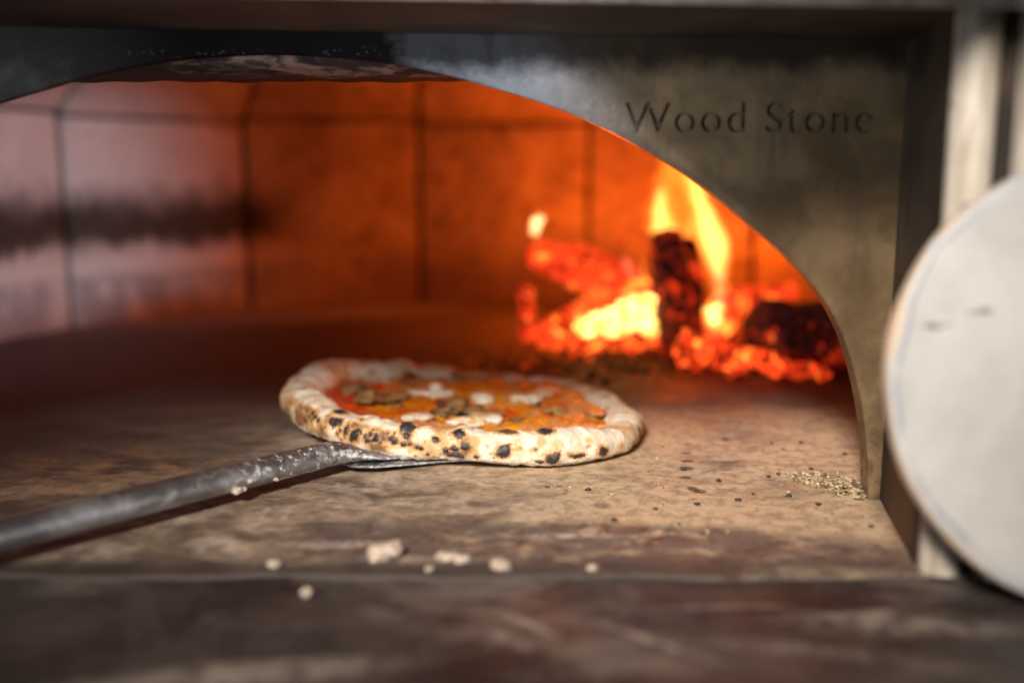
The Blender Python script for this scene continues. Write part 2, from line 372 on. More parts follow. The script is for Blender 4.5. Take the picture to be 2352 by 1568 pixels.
# mouth: arch curve sampled from right half, mirrored
CX = -.155
half = [(0, .2915), (.04, .290), (.08, .2855), (.12, .277), (.15, .268), (.176, .2605), (.205, .2485), (.230, .236), (.255, .222), (.276, .209), (.305, .186), (.330, .165), (.350, .146), (.365, .125), (.375, .103), (.383, .078), (.389, .052), (.392, .03), (.394, .0)]
def densify(pts, n):
    P = np.array(pts); d = np.r_[0, np.cumsum(np.hypot(*np.diff(P, axis=0).T))]
    # Catmull-like smoothing through fine interpolation and box filter
    t = np.linspace(0, d[-1], 800); Q = np.c_[np.interp(t, d, P[:, 0]), np.interp(t, d, P[:, 1])]
    k = np.ones(61) / 61
    E = np.c_[np.r_[2 * Q[0, 0] - Q[30:0:-1, 0], Q[:, 0], 2 * Q[-1, 0] - Q[-2:-32:-1, 0]], np.r_[Q[30:0:-1, 1], Q[:, 1], 2 * Q[-1, 1] - Q[-2:-32:-1, 1]]]
    S = np.c_[np.convolve(E[:, 0], k, 'valid'), np.convolve(E[:, 1], k, 'valid')]; S[0, 0] = 0
    return S[np.linspace(0, 799, n).astype(int)]
hp = densify(half, 90)
arch = [(CX - x, z) for x, z in hp[::-1]] + [(CX + x, z) for x, z in hp[1:]]
XL, XR, ZT, RC = CX - .402, .2475, .345, .03
def outer_pt(i):
    x, z = arch[i]; n = len(arch); f = i / (n - 1)
    # project radially from a low centre on to the rectangle, rounded corners
    dx, dz = x - CX, max(z, 0)
    W = XR - CX
    a = math.atan2(dz + .0001, dx); c, s = math.cos(a), math.sin(a)
    t = min(W / max(abs(c), 1e-6), ZT / max(s, 1e-6)); px, pz = c * t, s * t
    cxr, czr = W - RC, ZT - RC
    if abs(px) > cxr and pz > czr:
        d = Vector((abs(px) - cxr, pz - czr))
        if d.length > RC: d = d.normalized() * RC
        px = math.copysign(cxr + d.x, px); pz = czr + d.y
    return CX + px, pz
YP = .640
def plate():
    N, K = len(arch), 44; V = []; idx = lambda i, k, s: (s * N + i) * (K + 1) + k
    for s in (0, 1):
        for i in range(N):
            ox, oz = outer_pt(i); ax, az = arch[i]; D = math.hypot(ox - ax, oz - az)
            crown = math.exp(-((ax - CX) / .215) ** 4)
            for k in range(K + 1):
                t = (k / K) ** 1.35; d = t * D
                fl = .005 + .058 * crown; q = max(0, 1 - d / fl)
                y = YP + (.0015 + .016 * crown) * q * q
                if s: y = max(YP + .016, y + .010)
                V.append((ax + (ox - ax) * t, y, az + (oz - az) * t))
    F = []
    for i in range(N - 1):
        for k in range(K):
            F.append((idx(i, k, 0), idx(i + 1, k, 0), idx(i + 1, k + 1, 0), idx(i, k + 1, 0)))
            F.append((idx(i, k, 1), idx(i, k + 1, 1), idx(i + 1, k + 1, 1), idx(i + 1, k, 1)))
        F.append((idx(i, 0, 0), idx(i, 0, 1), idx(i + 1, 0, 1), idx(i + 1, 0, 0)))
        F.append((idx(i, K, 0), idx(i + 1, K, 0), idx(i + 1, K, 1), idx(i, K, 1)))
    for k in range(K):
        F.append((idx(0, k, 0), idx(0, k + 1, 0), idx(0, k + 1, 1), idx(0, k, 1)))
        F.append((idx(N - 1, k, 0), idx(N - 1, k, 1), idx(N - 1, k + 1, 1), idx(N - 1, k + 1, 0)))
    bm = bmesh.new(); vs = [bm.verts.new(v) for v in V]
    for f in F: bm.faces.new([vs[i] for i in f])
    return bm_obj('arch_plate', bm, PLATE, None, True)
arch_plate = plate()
# engraved lettering
def text_mesh(y0, y1, shrink=0.0):
    cu = bpy.data.curves.new('t', 'FONT'); cu.body = 'Wood Stone'; cu.size = .0268; cu.extrude = (y1 - y0) / 2; cu.offset = -shrink
    cu.space_character = 1.10; cu.resolution_u = 6
    o = bpy.data.objects.new('t', cu); COL.objects.link(o)
    bpy.context.view_layer.update()
    me = bpy.data.meshes.new_from_object(o.evaluated_get(bpy.context.evaluated_depsgraph_get()))
    COL.objects.unlink(o); bpy.data.objects.remove(o)
    co = np.empty(len(me.vertices) * 3); me.vertices.foreach_get('co', co); co = co.reshape(-1, 3)
    x0, x1 = co[:, 0].min(), co[:, 0].max(); w = .156 / (x1 - x0)
    out = np.c_[.071 + (co[:, 0] - x0) * w, (y0 + y1) / 2 - co[:, 2], .2412 + co[:, 1] * 1.0]
    me.vertices.foreach_set('co', out.ravel()); me.update()
    return me
cutter = link('letter_cutter', text_mesh(YP - .01, YP + .0032), None, None, False)
bmc = bmesh.new(); bmc.from_mesh(cutter.data); bmesh.ops.remove_doubles(bmc, verts=bmc.verts, dist=1e-6); bmesh.ops.recalc_face_normals(bmc, faces=bmc.faces); bmc.to_mesh(cutter.data); bmc.free()
mod = arch_plate.modifiers.new('cut', 'BOOLEAN'); mod.object = cutter; mod.operation = 'DIFFERENCE'; mod.solver = 'EXACT'; mod.use_self = True
bpy.context.view_layer.update()
newme = bpy.data.meshes.new_from_object(arch_plate.evaluated_get(bpy.context.evaluated_depsgraph_get()))
arch_plate.modifiers.clear(); arch_plate.data = newme; newme.name = 'arch_plate'
newme.set_sharp_from_angle(angle=R(28))
COL.objects.unlink(cutter); bpy.data.objects.remove(cutter)
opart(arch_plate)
GROOVE = M('groove_steel'); GROOVE = GROOVE.set(color=(.16, .12, .085), metal=.6, rough=.45)
lt = link('lettering', text_mesh(YP + .0026, YP + .0031, .0004), GROOVE, None, False)
lt.parent = arch_plate; 

# recess sides, surround column, beam
def prism(name, poly, z0, z1, mat, bv=0):
    bm = bmesh.new(); a = [bm.verts.new((x, y, z0)) for x, y in poly]; b = [bm.verts.new((x, y, z1)) for x, y in poly]
    bm.faces.new(a); bm.faces.new(b[::-1]); n = len(poly)
    for i in range(n): bm.faces.new((a[i], a[(i + 1) % n], b[(i + 1) % n], b[i]))
    o = bm_obj(name, bm, mat)
    if bv: bevel(o, bv)
    return opart(o)
sgn = lambda s, pts: [(CX + s * (x - CX), y) for x, y in pts]
for s in (1, -1):
    prism('recess_side', sgn(s, [(.249, .655), (.2255, .535), (.2255, .523), (.300, .523), (.300, .655)]), .0005, .40, DARK, .0015)
    cen, rad = (.2350, .5205), .011
    prism('surround_column', sgn(s, [(cen[0] + rad * math.cos(a), cen[1] + rad * math.sin(a)) for a in np.linspace(PI, 2 * PI, 22)] + [(cen[0] + rad, .5225), (cen[0] - rad, .5225)]), .0005, .301, STEEL)
    prism('side_panel', sgn(s, [(.2570, .5125), (.2595, .510), (.95, .510), (.95, .5225), (.2570, .5225)]), -.010, .301, STEEL if s > 0 else DARK, .001)
def beam():
    bm = bmesh.new(); add_box(bm, (-1.1, .501, .2980), (.95, .6395, .62))
    o = bm_obj('top_beam', bm, DARK); bevel(o, .004); o2 = opart(o)
    bm = bmesh.new(); add_box(bm, (-1.1, .497, .2960), (.95, .4985 + .002, .62))
    t = bm_obj('beam_face', bm, STEEL); bevel(t, .0008); opart(t)
    for v in o.data.vertices: v.co.z -= .016 * (v.co.x - .13) * (1 if v.co.z < .5 else 0)
    for v in t.data.vertices: v.co.z -= .016 * (v.co.x - .13) * (1 if v.co.z < .5 else 0)
beam()
# inner lintel slab (flue edge) behind the arch and the blocks beside the mouth
def lintel():
    xs = np.linspace(-.75, .55, 160); prof = [(.664, .62), (.664, .300), (.672, .288), (.70, .283), (.735, .2805), (.742, .284), (.75, .62)]
    V = []
    for x in xs:
        for k, (y, z) in enumerate(prof):
            nz = .0004 * math.sin(x * 60 + k) + .0005 * math.sin(x * 171) if 0 < k < 6 else 0
            V.append((x, y, z + nz))
    n = len(prof); F = [(i * n + j, (i + 1) * n + j, (i + 1) * n + j + 1, i * n + j + 1) for i in range(len(xs) - 1) for j in range(n - 1)]
    F += [tuple(range(n)), tuple(reversed(range((len(xs) - 1) * n, len(xs) * n)))]
    return opart(mesh_from('inner_lintel', V, F, LINTEL))
lintel()
for s in (1, -1):
    prism('mouth_block', sgn(s, [(.262, .660), (.44, .660), (.44, .80), (.300, .80)]), .0006, .2835, BRICK, .003)
# wall and dome panels
NP = 14; off = R(44.5); step = 2 * PI / NP; ZW = .30
def P3(a, r, z): return Vector((OC.x + r * math.cos(a), OC.y + r * math.sin(a), z))
for k in range(NP):
    a0, a1 = off + k * step, off + (k + 1) * step; am = (a0 + a1) / 2
    if math.sin(am) < -.55: 
        low = .2845
    else: low = .0
    ZW = .300 + random.uniform(-.005, .005)
    g = .0028 / OR_
    def slab(name, quad, thick, mat):
        # quad: inner face corners in order; thickened outward, eased edges
        n = (quad[1] - quad[0]).cross(quad[3] - quad[0]).normalized()
        c = sum(quad, Vector()) / 4
        if n.dot(c - Vector((OC.x, OC.y, .1))) < 0: n = -n
        bm = bmesh.new(); A = [bm.verts.new(q) for q in quad]; B = [bm.verts.new(q + n * thick) for q in quad]
        bm.faces.new(A); bm.faces.new(B[::-1])
        for i in range(4): bm.faces.new((A[i], A[(i + 1) % 4], B[(i + 1) % 4], B[i]))
        o = bm_obj(name, bm, mat); bevel(o, .0035, 2); opart(o)
    if low < .1:
        slab('wall_panel', [P3(a0 + g, OR_, low), P3(a1 - g, OR_, low), P3(a1 - g, OR_, ZW - .002), P3(a0 + g, OR_, ZW - .002)], .05, BRICK)
    rr = [OR_, OR_ * .78, OR_ * .42, .03]; zz = [ZW, .40, .485, .51]
    for q in range(3):
        slab('dome_panel', [P3(a0 + g, rr[q], zz[q] + .001), P3(a1 - g, rr[q], zz[q] + .001), P3(a1 - g, rr[q + 1], zz[q + 1] - .001), P3(a0 + g, rr[q + 1], zz[q + 1] - .001)], .045, BRICK)
# outer shell behind the panels, seals the joints
def shell():
    bm = bmesh.new(); N = 48; rings = [(OR_ + .07, .0), (OR_ + .07, .33), (OR_ * .80 + .05, .47), (OR_ * .44, .56), (.03, .58)]
    L = [[bm.verts.new(P3(2 * PI * i / N, r, z)) for i in range(N)] for r, z in rings]
    for q in range(len(L) - 1):
        for i in range(N):
            am = 2 * PI * (i + .5) / N
            if q == 0 and math.sin(am) < -.45: continue
            bm.faces.new((L[q][i], L[q][(i + 1) % N], L[q + 1][(i + 1) % N], L[q + 1][i]))
    bm.faces.new(L[-1])
    opart(bm_obj('insulation_shell', bm, COAL))
shell()

# ================================================================== PIZZA
PC = Vector((-.047, .840))
outl = [(-.201, .85), (-.196, .905), (-.175, .948), (-.14, .966), (-.076, .974), (-.011, .977), (.045, .966), (.083, .915), (.100, .855), (.106, .79), (.097, .750), (.073, .724), (.033, .706), (-.005, .706), (-.056, .707), (-.112, .720), (-.148, .748), (-.181, .795)]
oa = np.array([math.atan2(y - PC.y, x - PC.x) for x, y in outl]); orr = np.array([math.hypot(x - PC.x, y - PC.y) for x, y in outl])
ordr = np.argsort(oa); oa, orr = oa[ordr], orr[ordr]
def pint(a, A, B):
    A2 = np.r_[A[-1] - 2 * PI, A, A[0] + 2 * PI]; B2 = np.r_[B[-1], B, B[0]]
    return np.interp((np.asarray(a) + PI) % (2 * PI) - PI, A2, B2)
def smoothp(A, B, w=.16):
    g = np.linspace(-PI, PI, 721)[:-1]; v = pint(g, A, B); k = np.exp(-.5 * (np.arange(-60, 61) * (2 * PI / 720) / w) ** 2); k /= k.sum()
    v = np.convolve(np.r_[v[-60:], v, v[:60]], k, 'valid'); return g, v
GA, GR = smoothp(oa, orr, .09)
# control by direction: degrees -> tube width, height
ctl = np.array([(-180, .034, .027), (-140, .030, .027), (-110, .026, .0245), (-85, .026, .0245), (-60, .027, .0265), (-35, .027, .024), (0, .028, .021), (45, .025, .019), (90, .025, .018), (115, .029, .024), (135, .034, .030), (155, .036, .030)], float)
GW = smoothp(np.radians(ctl[:, 0]), ctl[:, 1]); GH = smoothp(np.radians(ctl[:, 0]), ctl[:, 2])
fR = lambda a: pint(a, GA, GR); fW = lambda a: pint(a, *GW); fH = lambda a: pint(a, *GH)
def zbase(x, y): return np.maximum(.0046 - .050 * (x - PC.x), .0008)
def crust_grid(NA, NB):
    a = np.linspace(-PI, PI, NA, endpoint=False)[:, None]; b = np.linspace(-PI, PI, NB, endpoint=False)[None, :]
    a, b = np.broadcast_arrays(a, b)
    circ = np.stack([np.cos(a) * 2.2, np.sin(a) * 2.2, a * 0], -1)
    R0, W, H = fR(a), fW(a) * (1 + .22 * fbm(circ, 3.3, 3, 5)), fH(a) * (1 + .34 * fbm(circ, 4.1, 3, 9))
    rc = R0 - W / 2
    cb, sb = np.cos(b), np.sin(b)
    # plump upper outside, flat bottom, gentle inner slope
    u = W / 2 * np.sign(cb) * np.abs(cb) ** .92; u = np.where(cb < 0, u * 1.18, u)
    zz = np.where(sb > 0, sb ** .95 if False else np.abs(sb) ** .92, -np.abs(sb) ** .55 * .96)
    z = H * .46 + zz * np.where(sb > 0, H * .54, H * .46)
    # outer bulge leans: bottom is tucked in
    u = u - np.clip(-sb, 0, 1) ** 2 * W * .10 * (cb > 0)
    r = rc + u; x = PC.x + r * np.cos(a); y = PC.y + r * np.sin(a); z = z + zbase(x, y)
    P = np.stack([x, y, z], -1)
    nrm = np.stack([cb * np.cos(a), cb * np.sin(a), sb], -1)
    return a, b, P, nrm
a_, b_, P_, n_ = crust_grid(240, 60)
def grid_faces(NA, NB): 
    i, j = np.meshgrid(np.arange(NA), np.arange(NB), indexing='ij'); i2 = (i + 1) % NA; j2 = (j + 1) % NB
    return np.stack([i * NB + j, i2 * NB + j, i2 * NB + j2, i * NB + j2], -1).reshape(-1, 4)
bvh = BVHTree.FromPolygons([tuple(p) for p in P_.reshape(-1, 3)], [tuple(int(q) for q in f) for f in grid_faces(240, 60)])
spots = [(1365,672,38,38,1),(1645,712,34,34,1),(1143,648,26,22,1),(1100,570,34,24,.9),(973,603,20,18,.9),(815,540,52,24,.8),(810,583,17,15,.9),(1080,655,22,16,1),(1060,690,22,16,1),(1100,697,28,18,1),(1122,708,15,10,1),(1030,668,14,14,1),(1205,703,18,14,.9),(1375,508,60,9,.6),(1605,520,44,15,.85),(1790,693,42,13,.9),(1750,690,10,8,.9),(1568,728,34,9,.8),(1550,658,14,10,.6),(1935,670,30,28,.7),(400,507,32,20,1),(425,505,16,18,1),(380,498,18,14,1),(425,445,42,14,.8),(515,575,30,26,1),(465,552,16,22,1),(530,560,18,16,1),(500,595,16,14,1),(575,580,12,14,.9),(602,573,14,12,.9),(585,605,14,12,.9),(635,596,22,18,.9),(720,600,16,12,.9),(745,615,20,14,.9),(790,628,16,12,1),(825,628,10,10,.9),(868,645,14,12,.9),(888,650,12,10,.9),(930,685,12,9,.8),(280,472,18,14,.9),(300,490,14,10,.9),(265,445,14,12,.8),(225,492,22,14,.9),(168,435,16,20,.7),(182,410,10,6,.8),(235,435,8,6,.8),(360,470,9,7,.7),(430,550,9,8,.8),(412,565,8,8,.7),(700,570,6,8,.7),(545,490,8,6,.6),(665,467,8,6,.7),(600,685,8,6,.6),(960,700,9,6,.6),(440,600,8,6,.6),(330,540,9,7,.7),(350,575,8,6,.6),(480,520,8,8,.6),(690,640,8,6,.6),(860,690,9,6,.6),(1150,745,12,6,.4),(1270,640,8,6,.4),(1460,650,7,6,.5),(1700,640,7,5,.4),(1850,640,9,6,.4),(300,520,9,7,.6),(245,470,9,7,.7),(205,450,8,7,.6),
 (670,135,30,12,.7),(560,170,22,8,.5),(455,175,12,14,.5),(1690,182,70,18,.75),(1520,178,34,14,.7),(1300,195,50,14,.45),(1800,250,30,10,.5),(2152,560,16,30,.9),(2150,612,18,20,.9),(600,215,20,8,.5),(2040,640,10,10,.4),(190,215,8,6,.5)]
SP = []
for zx, zy, rx, ry, k in spots:
    px, py = 611.5 + zx * .4, 768.3 + zy * .4
    hit = bvh.ray_cast(Vector((0, 0, CAMH)), ray(px, py).normalized())
    if hit[0] is None:
        for dy in (4, 8, -4, 14, 20):
            hit = bvh.ray_cast(Vector((0, 0, CAMH)), ray(px, py + dy).normalized())
            if hit[0] is not None: break
    if hit[0] is None: continue
    h = hit[0]; d = h.y
    SP.append((h.x, h.y, h.z, rx * .4 * d / FPX, ry * .4 * d / FPX, k))
# more blisters round the sides the camera does not see
for i in range(70):
    aa = random.uniform(-PI, PI); 
    if -2.9 < aa < -.3: continue
    bb = random.uniform(-.5, 1.9); i0, j0 = int((aa + PI) / (2 * PI) * 240) % 240, int((bb + PI) / (2 * PI) * 60) % 60
    p = P_[i0, j0]; r_ = random.uniform(.0008, .0028); SP.append((*p, r_, r_, random.uniform(.3, .75)))
NA, NB = 1300, 130
A, B, P, Nn = crust_grid(NA, NB)
low = fbm(P, 26, 3, 21); mid = fbm(P, 90, 3, 31); fine = fbm(P, 330, 2, 41)
disp = low * .0066 + mid * .0028 + fine * .0007
# long stretch wrinkles along the crest
crest = np.exp(-((B - 1.75) / .7) ** 2); disp += crest * fbm(np.stack([A * 5, P[..., 2] * 260, B * 2], -1), 1.6, 3, 51) * .0010
char = np.zeros(A.shape); toast = np.zeros(A.shape)
wob = 1 + 1.0 * fbm(P, 300, 3, 61) + .8 * fbm(P, 800, 2, 62)
for (x, y, z, rx, ry, k) in SP:
    dx, dy, dz = P[..., 0] - x, P[..., 1] - y, P[..., 2] - z
    near = (np.abs(dx) < .03) & (np.abs(dy) < .03)
    q = np.where(near, np.sqrt((dx / rx) ** 2 + (dy / (rx * .9 + ry * .4)) ** 2 + (dz / ry) ** 2), 9) * wob
    char = np.maximum(char, k * sstep(1.28, .62, q)); toast = np.maximum(toast, .95 * k * sstep(1.25 + .0040 / rx, .7, q))
    disp += np.where(near, .0011 * min(1, rx / .003) * np.clip(1 - q ** 2, 0, 1) ** .6, 0)
# broad browning: low on the left front, patchy
side = sstep(.1, -.4, np.abs(B - .25) - .8) * 1.0
fr = np.clip(np.cos(A + 2.2), 0, 1)
brn = fbm(P, 60, 4, 71); toast = np.maximum(toast, np.clip((brn * 3.0 + .50) * (np.clip(np.cos(A + 2.25), 0, 1) ** 1.5 * .85 + .16) * side, 0, .8))
toast = np.maximum(toast, np.clip(fbm(P, 40, 4, 81) * 3.6 - .15, 0, .55))
specks = sstep(.13, .26, fbm(P, 360, 3, 91)) * sstep(0, .12, brn + .1) * np.clip(np.cos(A + 2.3), .15, 1) * side
char = np.maximum(char, specks * .7)
flour = sstep(-.05, -.50, B) * sstep(-2.6, -1.9, B) * (.6 + 1.2 * fbm(P, 200, 3, 95)); flour = np.clip(flour, 0, 1)
disp += flour * fine * .002
P = P + Nn * disp[..., None]; P[..., 2] = np.maximum(P[..., 2], zbase(P[..., 0], P[..., 1]) - .0002)
pizza = empty('pizza', (PC.x, PC.y, .004))
tag(pizza, 'round baked pizza with puffy leopard spotted crust, mushrooms and melted white cheese', 'pizza')
PINV = Matrix.Translation((-PC.x, -PC.y, -.004))
def ppart(o, par=None): o.parent = par or pizza; 
def pz(o): o.parent = pizza; o.matrix_parent_inverse = PINV; return o
crust = mesh_from('crust', P.reshape(-1, 3), grid_faces(NA, NB), CRUST); pz(crust)
attr(crust.data, 'char', char); attr(crust.data, 'toast', toast); attr(crust.data, 'flour', flour)

# topping surface: polar grid
NT, NR = 420, 150
ta = np.linspace(-PI, PI, NT, endpoint=False)[:, None]; tr = np.linspace(0, 1, NR)[None, :]; ta, tr = np.broadcast_arrays(ta, tr)
rin = (fR(ta) - fW(ta) * .62); X = PC.x + rin * tr * np.cos(ta); Y = PC.y + rin * tr * np.sin(ta)
Q = np.stack([X, Y, X * 0], -1)
def zsauce(X, Y, full=True):
    Q = np.stack([X, Y, X * 0], -1)
    return zbase(X, Y) + .0150 + fbm(Q, 38, 3, 101) * .008 + fbm(Q, 120, 3, 111) * .0060
Zs = zsauce(X, Y) + fbm(Q, 380, 2, 121) * .001 + sstep(.86, 1.0, tr) * .001
sauce = mesh_from('topping_base', np.stack([X, Y, Zs], -1).reshape(-1, 3), [f for f in grid_faces(NT, NR) if True and (f[3] - f[0]) % (NR) < 2 and abs(int(f[0]) % NR - int(f[3]) % NR) == 1], SAUCE); pz(sauce)
lp = at_z(770, 905, .03)
redm = sstep(.065, .02, np.hypot((X - lp.x) * 1.0, (Y - lp.y) * .55) + fbm(Q, 40, 3, 131) * .03)
redm = np.maximum(redm, sstep(.17, .26, fbm(Q, 46, 3, 141))); redm = np.maximum(redm, sstep(.93, .99, tr + fbm(Q, 60, 2, 142) * .1) * .6)
attr(sauce.data, 'red', redm * .9); attr(sauce.data, 'yellow', sstep(-.05, .12, fbm(Q, 52, 3, 151))); attr(sauce.data, 'tan', sstep(-.03, .09, fbm(Q, 58, 4, 161)))
def on_sauce(zx, zy):
    px, py = 611.5 + zx * .4, 768.3 + zy * .4; z = .02
    for _ in range(6):
        p = at_z(px, py, z); z = float(zsauce(np.array([p.x]), np.array([p.y]))[0])
    return Vector((p.x, p.y, z))
def blob(name, c, rx, ry, h, mat, seed, rot=0, parent=None):
    bm = bmesh.new(); bmesh.ops.create_icosphere(bm, subdivisions=5, radius=1)
    V = np.array([v.co[:] for v in bm.verts])
    k = 1 + 1.1 * fbm(V, 1.7, 3, seed) + .7 * fbm(V, 5, 3, seed + 1)
    V2 = V * k[:, None]; V2[:, 2] = np.where(V2[:, 2] < 0, V2[:, 2] * .3, V2[:, 2])
    cr, sr = math.cos(rot), math.sin(rot)
    x, y = V2[:, 0] * rx, V2[:, 1] * ry
    for v, xx, yy, zz in zip(bm.verts, x, y, V2[:, 2] * h): v.co = (c.x + cr * xx - sr * yy, c.y + sr * xx + cr * yy, c.z + zz)
    return bm_obj(name, bm, mat, None, True)
for k, (zx, zy, rx, ry, h, lb) in enumerate([(950, 345, .021, .016, .0036, None), (975, 320, .0070, .009, .0055, 'round bright white cheese curd'), (1245, 375, .0105, .015, .0055, None), (1490, 368, .0155, .016, .0050, None), (1200, 505, .021, .013, .0038, None), (620, 262, .014, .012, .0025, 'pinkish browned cheese patch'), (860, 465, .013, .010, .0022, 'pinkish browned cheese patch'), (1600, 330, .012, .02, .002, None)]):
    if lb and 'pink' in lb: mt = SAUCE
    o = blob('mozzarella', on_sauce(zx, zy), rx, ry, h, MOZZ, 200 + k * 7, random.uniform(-.3, .3)); pz(o)
    if lb: o['label'] = lb
def mushroom(c, size, rot, tilt, bend, seed, dark=.0, half=False):
    """a slice through cap and stem: outline, thickness, bend"""
    rg = random.Random(seed)
    cap = [(math.cos(t) * .5, .16 + math.sin(t) * .34) for t in np.linspace(0, PI, 15)]
    out = cap + [(-.47, .06), (-.30, .02), (-.15, .04), (-.12, -.15), (-.14, -.40), (0, -.45), (.14, -.40), (.12, -.15), (.15, .04), (.30, .02), (.47, .06)]
    if half: out = [(x, y) for x, y in out if x >= -.02]
    out = [(x * (1 + rg.uniform(-.05, .05)), y * (1 + rg.uniform(-.06, .06))) for x, y in out]
    bm = bmesh.new(); vs = [bm.verts.new((x, y, 0)) for x, y in out]; f = bm.faces.new(vs)
    bmesh.ops.triangulate(bm, faces=[f]); bmesh.ops.subdivide_edges(bm, edges=bm.edges, cuts=3, use_grid_fill=True)
    r = bmesh.ops.extrude_face_region(bm, geom=bm.faces[:]); 
    for v in [g for g in r['geom'] if isinstance(g, bmesh.types.BMVert)]: v.co.z += .045
    bmesh.ops.recalc_face_normals(bm, faces=bm.faces)
    oo = np.array(out); vals = []
    for v in bm.verts:
        d = np.min(np.hypot(oo[:, 0] - v.co.x, oo[:, 1] - v.co.y)); gill = abs(v.co.y - .05) < .05 and abs(v.co.x) > .12
        vals.append(min(1, max(sstep(.10, .0, d) * .75, .8 if gill else 0) + dark))
        v.co.z += bend * .35 * (v.co.x ** 2) + bend * .25 * v.co.y * v.co.x + rg.uniform(-.012, .012)
    me = bpy.data.meshes.new('mushroom_slice'); bm.to_mesh(me); bm.free(); attr(me, 'edge', vals)
    o = link('mushroom_slice', me, MUSH); 
    M4 = Matrix.Translation(c + Vector((0, 0, .0007))) @ Matrix.Rotation(rot, 4, 'Z') @ Matrix.Rotation(tilt * .45, 4, 'X') @ Matrix.Diagonal((size, size, size, 1))
    me.transform(M4); pz(o); return o
mus = [(545, 345, .040, 1.45, .1, .5, 0), (690, 350, .046, -1.70, .1, -.5, 0), (640, 378, .040, 1.62, .1, .6, 0), (700, 408, .030, 1.5, .1, -.4, 0), (530, 322, .016, .3, .6, .8, .7), (1050, 425, .022, 1.9, .5, 1.0, .8), (1150, 446, .046, 1.45, .2, .8, .15), (1270, 468, .040, 1.7, .2, .5, .3), (1010, 478, .020, .4, .4, .8, .35), (1060, 245, .020, .8, .5, .6, .5), (1180, 258, .042, 1.5, .2, .4, .1), (860, 225, .036, 1.5, .15, .4, .0), (820, 236, .016, .5, .3, .3, .8), (820, 290, .018, 1.7, .3, .6, .6), (1290, 232, .024, 1.2, .2, .4, .3), (1670, 455, .024, .5, .4, .5, 0), (1560, 410, .010, .5, .2, .3, .9), (620, 245, .012, 1.3, .2, .3, .8), (1420, 240, .024, 2.1, .2, .4, .2), (560, 375, .014, 1.0, .4, .6, .8), (1900, 470, .022, 2.4, .2, .5, .1), (1440, 500, .014, .2, .2, .4, .5)]
for k, (zx, zy, s, rot, tl, bd, dk) in enumerate(mus):
    o = mushroom(on_sauce(zx, zy), s, rot, tl, bd, 300 + k, dk, k % 3 == 1)
    if dk >= .7: o['label'] = 'shrivelled dark brown mushroom slice'

# ================================================================== PEEL under the pizza
peel = empty('pizza_peel', (-.13, .733, .004)); tag(peel, 'worn metal pizza peel whose long round handle runs from under the pizza to the left', 'peel')
PP = Matrix.Translation((.13, -.733, -.004))
def pe(o): o.parent = peel; o.matrix_parent_inverse = PP; return o
h0, h1 = at_z(795, 1045, .0125), at_z(0, 1238, .016); h1 = h0 + (h1 - h0) * 2.4
u = Vector((h0.x - h1.x, h0.y - h1.y, 0)).normalized(); v = Vector((u.y, -u.x, 0))
def blade():
    poly = [(0, .010), (.012, .022), (.060, .042), (.105, .064), (.14, .076), (.22, .08), (.245, .07), (.25, 0)]
    poly = poly + [(.245, -.08), (.20, -.10), (.11, -.10), (.055, -.066), (.012, -.024), (0, -.010)]
    bm = bmesh.new(); top, bot = [], []
    for a, b in poly:
        p = Vector((h0.x, h0.y, 0)) + u * (a - .004) + v * b; z = float(zbase(p.x, p.y)) - .0004
        top.append(bm.verts.new((p.x, p.y, max(z, .0018)))); bot.append(bm.verts.new((p.x, p.y, max(z - .0016, .0003))))
    bm.faces.new(top); bm.faces.new(bot[::-1]); n = len(top)
    for i in range(n): bm.faces.new((top[i], top[(i + 1) % n], bot[(i + 1) % n], bot[i]))
    bmesh.ops.triangulate(bm, faces=[f for f in bm.faces if len(f.verts) > 4])
    return pe(bm_obj('blade', bm, PEEL))
blade()
def sweep(name, pts, radii, mat, nseg=28, zsq=None, flat=None):
    V = []; n = len(pts)
    for i, (p, r) in enumerate(zip(pts, radii)):
        t = (pts[min(i + 1, n - 1)] - pts[max(i - 1, 0)]).normalized(); s = t.cross(Vector((0, 0, 1))).normalized(); w = s.cross(t)
        ra, rb = r if isinstance(r, tuple) else (r, r)
        for k in range(nseg):
            a = 2 * PI * k / nseg; V.append(p + s * (ra * math.cos(a)) + w * (rb * math.sin(a)))
    F = [(i * nseg + k, i * nseg + (k + 1) % nseg, (i + 1) * nseg + (k + 1) % nseg, (i + 1) * nseg + k) for i in range(n - 1) for k in range(nseg)]
    F += [tuple(range(nseg))[::-1], tuple(range((n - 1) * nseg, n * nseg))]
    return mesh_from(name, V, F, mat)
# socket: flattened flare that grips the blade
D3 = (h1 - h0)
sock = []; rad = []
for t in np.linspace(0, 1, 12):
    s_ = -.030 + t * .075   # along handle, negative = over the blade
    base = Vector((h0.x, h0.y, 0)) - u * s_
    e = sstep(0, .62, t); z = float(zbase(h0.x, h0.y)) + .0006 + e * .0078
    ra = .0260 * (1 - e) + .0093 * e; rb = .0012 * (1 - e) + .0091 * e
    sock.append(Vector((base.x, base.y, z))); rad.append((ra, rb))
pe(sweep('socket', sock, rad, PEEL))
st = sock[-1] - Vector((0, 0, 0)); L = (h1 - h0).length
pts = [sock[-4] + (h1 - sock[-4]) * t for t in np.linspace(0, 1, 60)]
pe(sweep('handle', pts, [.0090 + .0004 * min(1, i / 2) for i in range(60)], PEEL))

